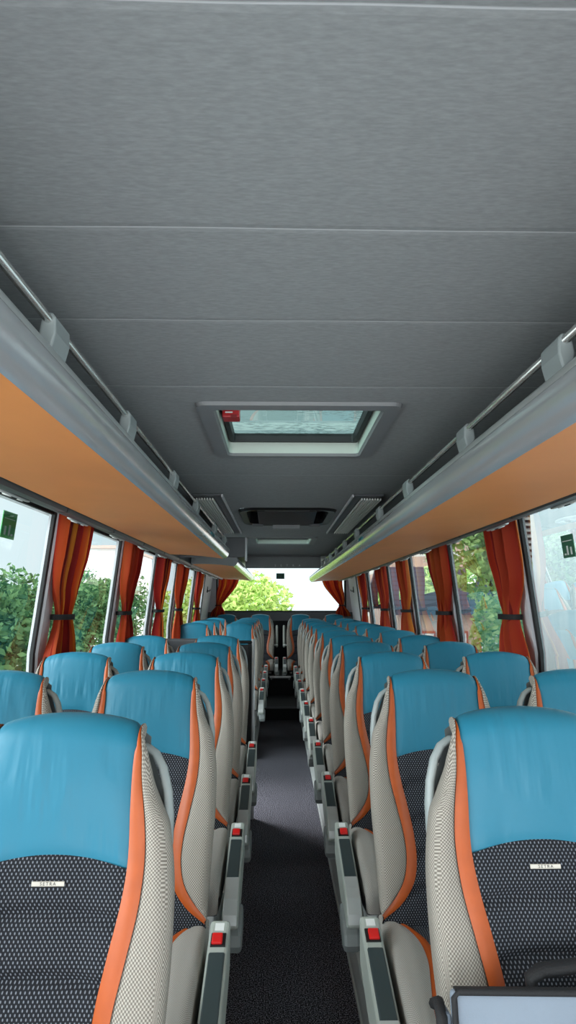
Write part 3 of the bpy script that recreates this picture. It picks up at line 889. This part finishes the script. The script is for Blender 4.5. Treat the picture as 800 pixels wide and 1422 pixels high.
# ------------------------------------------------------------------ curtains
WID = [(1.15, .36), (1.25, .35), (1.36, .29), (1.455, .195), (1.48, .19), (1.505, .20), (1.62, .34), (1.78, .45), (1.9, .48), (2.0, .49)]
def side_curtain(s, yn, label, seed, wscale=1.0):
    rnd = random.Random(seed)
    r = empty('window_curtain', (s * 1.16, yn + .2, 1.06), label, 'curtain', 'orange red window curtains')
    ox, oy, oz = r.location
    ph = [rnd.uniform(0, 6.28) for _ in range(4)]; fr = [rnd.uniform(5, 6.5), rnd.uniform(9, 12), rnd.uniform(2, 3)]
    def fn(a, b):
        z = 2.005 - (2.005 - 1.15) * b
        w = interp(WID, z) * wscale
        near = yn + .13 * math.exp(-((z - 1.48) / .16) ** 2) + (.04 if z > 1.5 else 0) * 0
        cx = .5 * w
        y = near + a * w
        amp = .022 + .020 * min(1, abs(z - 1.48) / .25) if z < 1.48 else .016 + .026 * min(1, (z - 1.48) / .3)
        x = math.sin(a * 2 * PI * fr[0] + ph[0]) * amp + .4 * amp * math.sin(a * 2 * PI * fr[1] + ph[1] + z * 1.5) + .02 * math.sin(a * 2 * PI * fr[2] * .5 + ph[2])
        bulge = .045 * math.sin(PI * a) * (1 if abs(z - 1.48) > .02 else 1)
        y += .010 * math.sin(a * 2 * PI * fr[0] * 1.0 + ph[3] + z * 4)
        X = min(wx(z), 1.235) - .045 - bulge * .3 + x * .75
        X = min(X, wx(z) - .025)
        return Vector((s * X - ox, y - oy, z - oz))
    grid('cloth', fn, 110, 40, M['curtain'], r, lambda a, b: (a * .9 + seed * .13, b), flip=(s > 0))
    # tie band
    bm = bmesh.new(); pts = []
    for k in range(25):
        t = 2 * PI * k / 24
        pts.append((s * (wx(1.48) - .05 - .012 - .055 * math.cos(t)) - ox, yn + .13 + .10 * wscale + .112 * wscale * math.sin(t) - oy, 1.48 - oz))
    for k in range(24):
        a, b = Vector(pts[k]), Vector(pts[k + 1])
        bm.faces.new([bm.verts.new(q) for q in (a + Vector((0, 0, -.014)), b + Vector((0, 0, -.014)), b + Vector((0, 0, .014)), a + Vector((0, 0, .014)))])
    bmesh.ops.remove_doubles(bm, verts=bm.verts[:], dist=1e-4)
    from_bm('tie_band', bm, M['tie'], r, True)
    return r
CY = [3.37, 4.80, 6.24, 7.52, 9.25]
for i, y in enumerate(CY):
    nm = ['nearest', 'second', 'third', 'fourth', 'fifth'][i]
    side_curtain(-1, y, 'orange and red tied curtain on the left side windows, %s from the camera' % nm, 11 + i, 1.0 + .04 * i)
    side_curtain(1, y, 'orange and red tied curtain on the right side windows, %s from the camera' % nm, 31 + i, 1.0 + .04 * i)
def rear_curtain(s, xin, xout, label, seed):
    r = empty('back_window_curtain', (s * 1.1, 11.8, 1.35), label, 'curtain', 'back window curtains'); ox, oy, oz = r.location
    C = [(1.33, 1.10), (1.50, 1.07), (1.53, 1.07), (1.7, 1.0), (1.85, .93), (2.0, .90)]
    W = [(1.33, .27), (1.42, .22), (1.50, .10), (1.53, .09), (1.6, .16), (1.8, .30), (2.0, .38)]
    def fn(a, b):
        z = 2.02 - .69 * b; c = interp(C, z); w = interp(W, z)
        x = c + (a - .5) * w; y = 11.82 + .022 * math.sin(a * 2 * PI * 6 + seed) - .02 * math.sin(PI * a)
        return Vector((s * x - ox, y - oy, z - oz))
    grid('cloth', fn, 60, 30, M['curtain'], r, lambda a, b: (a * .8 + seed, b), flip=(s < 0))
    tubeo('tie_band', M['tie'], [(s * 1.01 - ox, -.06, 1.515 - oz), (s * 1.07 - ox, -.065, 1.515 - oz), (s * 1.13 - ox, -.04, 1.515 - oz)], .008, r, 8)
rear_curtain(-1, .8, 1.2, 'orange red curtain tied back at the left of the back window', 3)
rear_curtain(1, .8, 1.2, 'orange red curtain tied back at the right of the back window', 5)
# coat hooks on the rear pillars
for s, w in ((-1, 'left'), (1, 'right')):
    o = empty('coat_hook', (s * wx(1.78), 11.2, 1.78), 'small black coat hook on the %s rear pillar' % w, 'coat hook', 'coat hooks')
    boxo('plate', M['black'], (-.012, .012, -.03, .03, -.05, .05), o, .005)
    tubeo('hook', M['black'], [(0, 0, -.01), (-s * .03, 0, -.03), (-s * .045, 0, -.02), (-s * .05, 0, .0)], .007, o, 8)

# ------------------------------------------------------------------ partition before the stairwell
pt = empty('stairwell_partition', (-.7, 5.12, .0), 'dark panel with a silver pole, behind the fifth left row', 'partition')
boxo('panel', M['black'], (-.535, .44, -.012, .012, .13, 1.245), pt, .006)
boxo('aisle_panel', M['wallblack'], (.425, .455, -.014, .014, .03, 1.25), pt, .004)
tubeo('pole', M['pole'], [(.466, -.0, .0), (.466, 0, 1.285)], .014, pt, 12)
boxo('top_box', M['darkgrey'], (-.50, .18, -.03, .09, 1.15, 1.285), pt, .012)
tubeo('top_bracket', M['black'], [(.20, .0, 1.25), (.36, -.0, 1.262), (.466, 0, 1.262)], .012, pt, 8)

# ------------------------------------------------------------------ stickers on the glass
def sticker(name, m, loc, w, h, s, label, detail=True):
    """upright sticker; s=-1 left glass, 1 right glass, 0 back window"""
    r = empty(name, loc, label, 'sticker')
    if s: 
        boxo('sheet', m, (-.0015, .0015, -w / 2, w / 2, -h / 2, h / 2), r)
        r.rotation_euler = (0, -s * math.atan(.11), 0)
        x = -s * .003
        def mark(y0, y1, z0, z1): boxo('mark', M['white'], (min(x, x + s * .001), max(x, x + s * .001), y0, y1, z0, z1), r)
    else:
        boxo('sheet', m, (-w / 2, w / 2, -.0015, .0015, -h / 2, h / 2), r)
        def mark(y0, y1, z0, z1): boxo('mark', M['darkgrey'], (y0, y1, -.003, -.0016, z0, z1), r)
    mark(-w * .38, w * .38, h * .22, h * .25)
    mark(-w * .3, -w * .18, -h * .38, -h * .05); mark(w * .0, w * .12, -h * .38, h * .02); mark(w * .2, w * .34, -h * .38, -h * .30)
    return r
sticker('exit_sticker', M['green'], (-(wx(1.88) + .012), 2.90, 1.885), .15, .115, -1, 'green and white emergency sticker on the nearest left window')
sticker('exit_sticker', M['darkgreen'], (wx(1.82) + .012, 2.92, 1.80), .12, .10, 1, 'dark green emergency sticker on the nearest right window')
sticker('exit_sticker', M['darkgreen'], (.0, Y1 + .012, 2.03), .145, .10, 0, 'dark green sticker at the top of the back window')

# ------------------------------------------------------------------ bag on the nearest right seat
bg = empty('shoulder_bag', (.507, 1.232, .600), 'pale blue-grey bag with black edging standing on the nearest right seat', 'bag')
bg.rotation_euler = (math.radians(-12), 0, math.radians(-2))
bm = bmesh.new(); box(bm, -.262, .24, -.055, -.032, .0, .285, .008, 3); from_bm('body', bm, M['bagblue'], bg, True)
for y in (-.056,):
    q = [(-.258, y, .012), (-.258, y, .276), (-.250, y, .284), (.235, y, .284), (.242, y, .276), (.242, y, .012)]
    tubeo('edging', M['blackfab'], q, .0055, bg, 8)
boxo('top_strip', M['blackfab'], (-.255, .235, -.052, -.035, .2835, .2875), bg, .001)
bm = bmesh.new(); box(bm, -.277, -.262, -.045, .015, .0, .25, .006); from_bm('side_pocket', bm, M['bagblue'], bg)
tubeo('pocket_edging', M['blackfab'], [(-.28, -.05, .0), (-.28, -.05, .245), (-.277, -.01, .256), (-.28, .02, .245)], .010, bg, 8)
hs = [(-.105, .01, .27), (-.105, .01, .288), (-.085, .01, .300), (-.02, .01, .308), (.08, .01, .310), (.15, .01, .304), (.185, .01, .288), (.188, .01, .27)]
tubeo('handle', M['blackfab'], hs, [.013, .015, .016, .016, .016, .016, .015, .013], bg, 10, sq=(.75, 1.3))

# ------------------------------------------------------------------ outside
def ground_mat():
    return mat('pale_wet_paving', (218, 219, 216), .6, noise=(.6, .15), bump=(30, .2))
gm = ground_mat()
struct(boxo('ground', gm, (-60, 60, -30, 90, -1.5, -1.4)))

def leaf_mat(name, c1, c2):
    m = mat(name, c1, .65, spec=.2); nt = m.node_tree; N = nt.nodes; L = nt.links
    g = N.new('ShaderNodeNewGeometry'); cr = N.new('ShaderNodeValToRGB')
    cr.color_ramp.elements[0].color = lin(c1); cr.color_ramp.elements[1].color = lin(c2)
    L.new(g.outputs['Random Per Island'], cr.inputs[0]); L.new(cr.outputs[0], N['Principled BSDF'].inputs['Base Color'])
    tr = N.new('ShaderNodeBsdfTranslucent'); L.new(cr.outputs[0], tr.inputs[0])
    mx = N.new('ShaderNodeMixShader'); mx.inputs[0].default_value = .4
    out = [x for x in N if x.type == 'OUTPUT_MATERIAL'][0]
    L.new(N['Principled BSDF'].outputs[0], mx.inputs[1]); L.new(tr.outputs[0], mx.inputs[2]); L.new(mx.outputs[0], out.inputs[0])
    return m
M['leafdark'] = leaf_mat('dark_leaves', (40, 86, 58), (128, 168, 112))
M['leafmid'] = leaf_mat('mid_leaves', (104, 150, 78), (206, 228, 156))
M['leaflight'] = leaf_mat('light_leaves', (120, 158, 62), (218, 232, 150))
M['bark'] = mat('brown_bark', (84, 66, 52), .95, noise=(8, .2), bump=(14, .6))

def foliage(name, blobs, n, size, m, seed, label, cat, trunk=True, group=None):
    rnd = random.Random(seed)
    cx = sum(b[0] for b in blobs) / len(blobs); cy = sum(b[1] for b in blobs) / len(blobs)
    r = empty(name, (cx, cy, -1.4), label, cat, group)
    V = []; F = []
    tot = sum(b[3] * b[5] for b in blobs)
    for (bx, by, bz, rx, ry, rz) in blobs:
        for _ in range(int(n * rx * rz / tot)):
            while True:
                p = Vector((rnd.uniform(-1, 1), rnd.uniform(-1, 1), rnd.uniform(-1, 1)))
                if .05 < p.length <= 1: break
            q = p.normalized() * (p.length ** .35) * (1 + .18 * math.sin(5 * p.x + seed) * math.cos(6 * p.z + 2 * seed) + rnd.uniform(-.06, .10))
            c = Vector((bx + q.x * rx - cx, by + q.y * ry - cy, bz + q.z * rz + 1.4))
            if c.z < .05: continue
            e = Euler((rnd.uniform(0, 6.3), rnd.uniform(0, 6.3), rnd.uniform(0, 6.3))).to_matrix()
            s = size * rnd.uniform(.6, 1.3); i = len(V)
            for dx, dy in ((0, -1), (.45, -.1), (0, 1), (-.45, -.1)): V.append(c + e @ Vector((dx * s, dy * s, 0)))
            F.append((i, i + 1, i + 2, i + 3))
    me = bpy.data.meshes.new('leaves'); me.from_pydata([tuple(v) for v in V], [], F); link('foliage', me, m, r, False)
    if trunk:
        b = max(blobs, key=lambda q: q[2]); h = b[2] + 1.4
        bm = bmesh.new(); tube(bm, [(0, 0, 0), (.03, 0, h * .4), (.0, .05, h * .8), (0, 0, h)], [.11, .09, .07, .03], 8)
        for k in range(4):
            a = k * PI / 2 + .4; tube(bm, [(0, 0, h * .45), (.5 * math.cos(a) * b[3], .5 * math.sin(a) * b[3], h * .8)], [.05, .02], 6)
        from_bm('trunk', bm, M['bark'], r, True)
    return r

# left hedge of shrubs
LH = [(-5.2, 5.0, .9, 1.5, 1.35, 1.3), (-5.6, 8.0, .9, 1.6, 1.45, 1.55), (-5.2, 11.2, .85, 1.5, 1.5, 1.5), (-5.9, 14.9, 1.0, 1.6, 1.5, 1.7), (-5.4, 18.6, 1.0, 1.6, 1.7, 1.6),
      (-6.8, 22.2, 1.2, 1.8, 1.9, 1.9), (-6.4, 27.0, 1.3, 1.8, 2.2, 2.0)]
for i, b in enumerate(LH):
    x, y, z, rx, ry, rz = b
    rnd = random.Random(90 + i)
    bl = [(x, y, z - .9, rx, ry, rz * 1.1)] + [(x + rnd.uniform(-.8, .6), y + rnd.uniform(-.6, .6), z + rnd.uniform(.0, .5), .8, .9, .75) for _ in range(3)]
    foliage('shrub', bl, 9000, .085, M['leafdark'], 90 + i, 'bushy green shrub outside the left windows, %s from the front' % ORD[i], 'shrub', True, 'shrubs left of the coach')
# rear bush
foliage('leafy_tree', [(-1.7, 22.5, .9, 1.6, 1.4, 1.45), (-.7, 22.0, 1.2, 1.1, 1.1, 1.15), (-2.9, 23, .9, 1.2, 1.2, 1.25), (.15, 22.0, .5, .75, .7, .75)], 12000, .10, M['leaflight'], 55, 'bright green tree seen through the back window', 'tree')
# right side trees
foliage('leafy_tree', [(5.6, 17.5, 4.6, 1.6, 1.5, 1.6), (5.2, 17.2, 3.0, 1.3, 1.2, 1.2), (6.4, 18, 3.2, 1.2, 1.2, 1.2)], 9000, .11, M['leafmid'], 61, 'light green tree above the dark roof outside the right windows', 'tree')
foliage('shrub', [(4.55, 13.6, .5, .75, .7, 1.3), (4.8, 13.8, 1.0, .6, .6, .7), (4.5, 13.2, -.4, .8, .8, 1.0)], 6000, .07, M['leafmid'], 63, 'flowering green shrub outside the right windows beside the white wall', 'shrub')
foliage('creeper', [(4.65, 11.35, .9, .22, .18, 1.3), (4.65, 11.35, -.6, .26, .18, .9)], 5000, .06, M['leafmid'], 65, 'narrow climbing plant at the end of the pale wall on the right', 'plant')

def streaked(name, c1, c2):
    m = mat(name, c1, .85); nt = m.node_tree; N = nt.nodes; L = nt.links
    tc = N.new('ShaderNodeTexCoord'); mp = N.new('ShaderNodeMapping'); mp.inputs['Scale'].default_value = (3, 3, .35); L.new(tc.outputs['Object'], mp.inputs[0])
    n = N.new('ShaderNodeTexNoise'); n.inputs['Scale'].default_value = 1.5; n.inputs['Detail'].default_value = 6; L.new(mp.outputs[0], n.inputs['Vector'])
    cr = N.new('ShaderNodeValToRGB'); cr.color_ramp.elements[0].position = .35; cr.color_ramp.elements[1].position = .7
    cr.color_ramp.elements[0].color = lin(c1); cr.color_ramp.elements[1].color = lin(c2)
    L.new(n.outputs['Fac'], cr.inputs[0]); L.new(cr.outputs[0], N['Principled BSDF'].inputs['Base Color'])
    return m
def banded(name, c1, c2, period, frac):
    m = mat(name, c1, .85); nt = m.node_tree; N = nt.nodes; L = nt.links
    tc = N.new('ShaderNodeTexCoord'); sp = N.new('ShaderNodeSeparateXYZ'); L.new(tc.outputs['Object'], sp.inputs[0])
    fr = math_node(nt, 'FRACT', math_node(nt, 'DIVIDE', sp.outputs[2], period)); lt = math_node(nt, 'LESS_THAN', fr, frac)
    mx = N.new('ShaderNodeMix'); mx.data_type = 'RGBA'; mx.inputs['A'].default_value = lin(c1); mx.inputs['B'].default_value = lin(c2)
    L.new(lt, mx.inputs['Factor']); L.new(mx.outputs['Result'], N['Principled BSDF'].inputs['Base Color'])
    return m
M['palewall'] = streaked('pale_blue_render', (206, 222, 226), (228, 238, 240))
M['brickwall'] = banded('brick_with_pale_bands', (206, 176, 160), (232, 228, 220), .75, .3)
M['roof'] = banded('slate_roof', (72, 82, 98), (52, 60, 74), .16, .25)
M['housewall'] = mat('pinkish_house_wall', (190, 170, 160), .9, noise=(2, .06))
M['winred'] = mat('red_brown_window_frame', (158, 84, 70), .6)
M['winglass'] = mat('pale_window_pane', (196, 204, 206), .2)
M['louver'] = mat('pale_louver', (196, 192, 186), .6)

b1 = empty('pale_building', (4.1, 3.5, -1.4), 'pale blue rendered building close outside the nearest right window', 'building')
boxo('wall', M['palewall'], (0, 3.0, -6.5, 7.35, 0, 8.5), b1)
boxo('eaves', M['palewall'], (-.15, 3.1, -6.6, 7.45, 8.5, 8.7), b1)
lv = empty('louvered_shutter', (4.32, 11.75, 2.4), 'pale louvered shutter beside the pale wall outside the right window', 'shutter')
bm = bmesh.new()
for x0, x1, z0, z1 in ((-.06, -.0, -.05, 1.15), (.62, .68, -.05, 1.15), (-.06, .68, -.12, -.05), (-.06, .68, 1.15, 1.22)): box(bm, x0, x1, -.04, .04, z0, z1)
from_bm('frame', bm, M['louver'], lv)
for k in range(11): prismo('blade', M['louver'], [(-.035, .0 + k * .104), (-.03, -.008 + k * .104), (.03, .05 + k * .104), (.025, .058 + k * .104)], 'x', 0, .62, lv)
boxo('backing', M['darkgrey'], (-.02, .64, .045, .06, -.06, 1.16), lv)
boxo('post', M['louver'], (.30, .42, .061, .16, -3.8, 1.2), lv)

b2 = empty('slate_roof_house', (5.6, 21, -1.4), 'house with dark slate roof and red-brown windows outside the right windows', 'building')
boxo('wall', M['housewall'], (-1.9, 2.4, 0, 6, 0, 2.75), b2)
prismo('roof', M['roof'], [(-.35, 2.6), (3.0, 4.1), (6.4, 2.6), (6.4, 2.72), (3.0, 4.25), (-.35, 2.75)], 'x', -2.15, 2.6, b2)
for x in (-1.5, -.5, .6):
    w = boxo('house_window', M['winred'], (x, x + .75, -.05, .0, .9, 2.1), b2)
    for i in range(2): boxo('pane', M['winglass'], (x + .06 + i * .34, x + .37 + i * .32, -.07, -.05, .97, 2.03), w)
b3 = empty('banded_building', (6.2, 33, -1.4), 'long building with pale and brick-coloured bands outside the rear right windows', 'building')
boxo('wall', M['brickwall'], (-1.2, 8, 0, 16, 0, 6.2), b3)
boxo('cornice', M['housewall'], (-1.35, 8.1, -.15, 16, 6.2, 6.5), b3)
for y in range(5): boxo('house_window', M['winglass'], (-1.23, -1.19, 1 + y * 3, 2.4 + y * 3, 2.6, 4.4), b3)
b4 = empty('white_building', (-9.0, 34, -1.4), 'white building far beyond the shrubs on the left', 'building')
boxo('wall', mat('white_render', (236, 232, 232), .9, noise=(1, .04)), (-.85, 1.1, 0, 8, 0, 5.7), b4)
prismo('roof', M['housewall'], [(-.95, 5.7), (1.2, 5.7), (1.2, 5.85), (-.95, 5.85)], 'y', -.3, 8.3, b4)

# ------------------------------------------------------------------ light
w = bpy.data.worlds.new('overcast_sky'); scene.world = w; w.use_nodes = True
nt = w.node_tree; N = nt.nodes; L = nt.links
bgd = N['Background']
tc = N.new('ShaderNodeTexCoord'); n = N.new('ShaderNodeTexNoise'); n.inputs['Scale'].default_value = 2.2; n.inputs['Detail'].default_value = 5
L.new(tc.outputs['Generated'], n.inputs['Vector'])
cr = N.new('ShaderNodeValToRGB'); cr.color_ramp.elements[0].position = .35; cr.color_ramp.elements[1].position = .7
cr.color_ramp.elements[0].color = (.70, .86, .93, 1); cr.color_ramp.elements[1].color = (.86, .95, .98, 1)
L.new(n.outputs['Fac'], cr.inputs[0]); L.new(cr.outputs[0], bgd.inputs['Color'])
bgd.inputs['Strength'].default_value = 1.55

def sun(name, rot, strength, angle, col=(1, 1, 1)):
    l = bpy.data.lights.new(name, 'SUN'); l.energy = strength; l.angle = math.radians(angle); l.color = col
    o = bpy.data.objects.new(name, l); COL.objects.link(o); o.rotation_euler = [math.radians(a) for a in rot]; return o
sun('overcast_sun', (0, 66, -25), 7.5, 60)
sun('overcast_sun_left', (0, -66, 25), 9.5, 60, (.92, .97, 1))
l = bpy.data.lights.new('windscreen_daylight', 'AREA'); l.shape = 'RECTANGLE'; l.size = 2.3; l.size_y = 1.6; l.energy = 47; l.color = (.97, .99, 1)
o = bpy.data.objects.new('windscreen_daylight', l); COL.objects.link(o); o.location = (0, -1.9, 1.15); o.rotation_euler = (math.radians(104), 0, 0)

l = bpy.data.lights.new('aisle_patch_fill', 'AREA'); l.shape = 'RECTANGLE'; l.size = .5; l.size_y = .25; l.energy = 9; l.spread = math.radians(75); l.color = (.95, .98, 1)  # added unseen fill lamp, stands in for door daylight on the aisle floor
o = bpy.data.objects.new('aisle_patch_fill', l); COL.objects.link(o); o.location = (-1.12, 5.95, 1.25)
o.rotation_euler = (Vector((.0, 5.25, 0)) - o.location).to_track_quat('-Z', 'Y').to_euler()

# ------------------------------------------------------------------ camera (calibrated on 800x1422)
f = 930.0
pitch = math.atan((838 - 711) / f); yaw = math.atan((400 - 385) / f * math.cos(pitch))
cam = bpy.data.cameras.new('camera'); co = bpy.data.objects.new('camera', cam); COL.objects.link(co)
cam.sensor_fit = 'VERTICAL'; cam.sensor_height = 36.0; cam.lens = f / 1422 * 36.0; cam.clip_start = .02; cam.clip_end = 300
co.location = (-.055, 0, 1.55)
co.rotation_euler = (math.radians(90) + pitch, 0, -yaw)
scene.camera = co
scene.view_settings.view_transform = 'Standard'
scene.view_settings.exposure = 0.0
scene.cycles.max_bounces = 8; scene.cycles.transparent_max_bounces = 24
scene.cycles.sample_clamp_indirect = 6.0
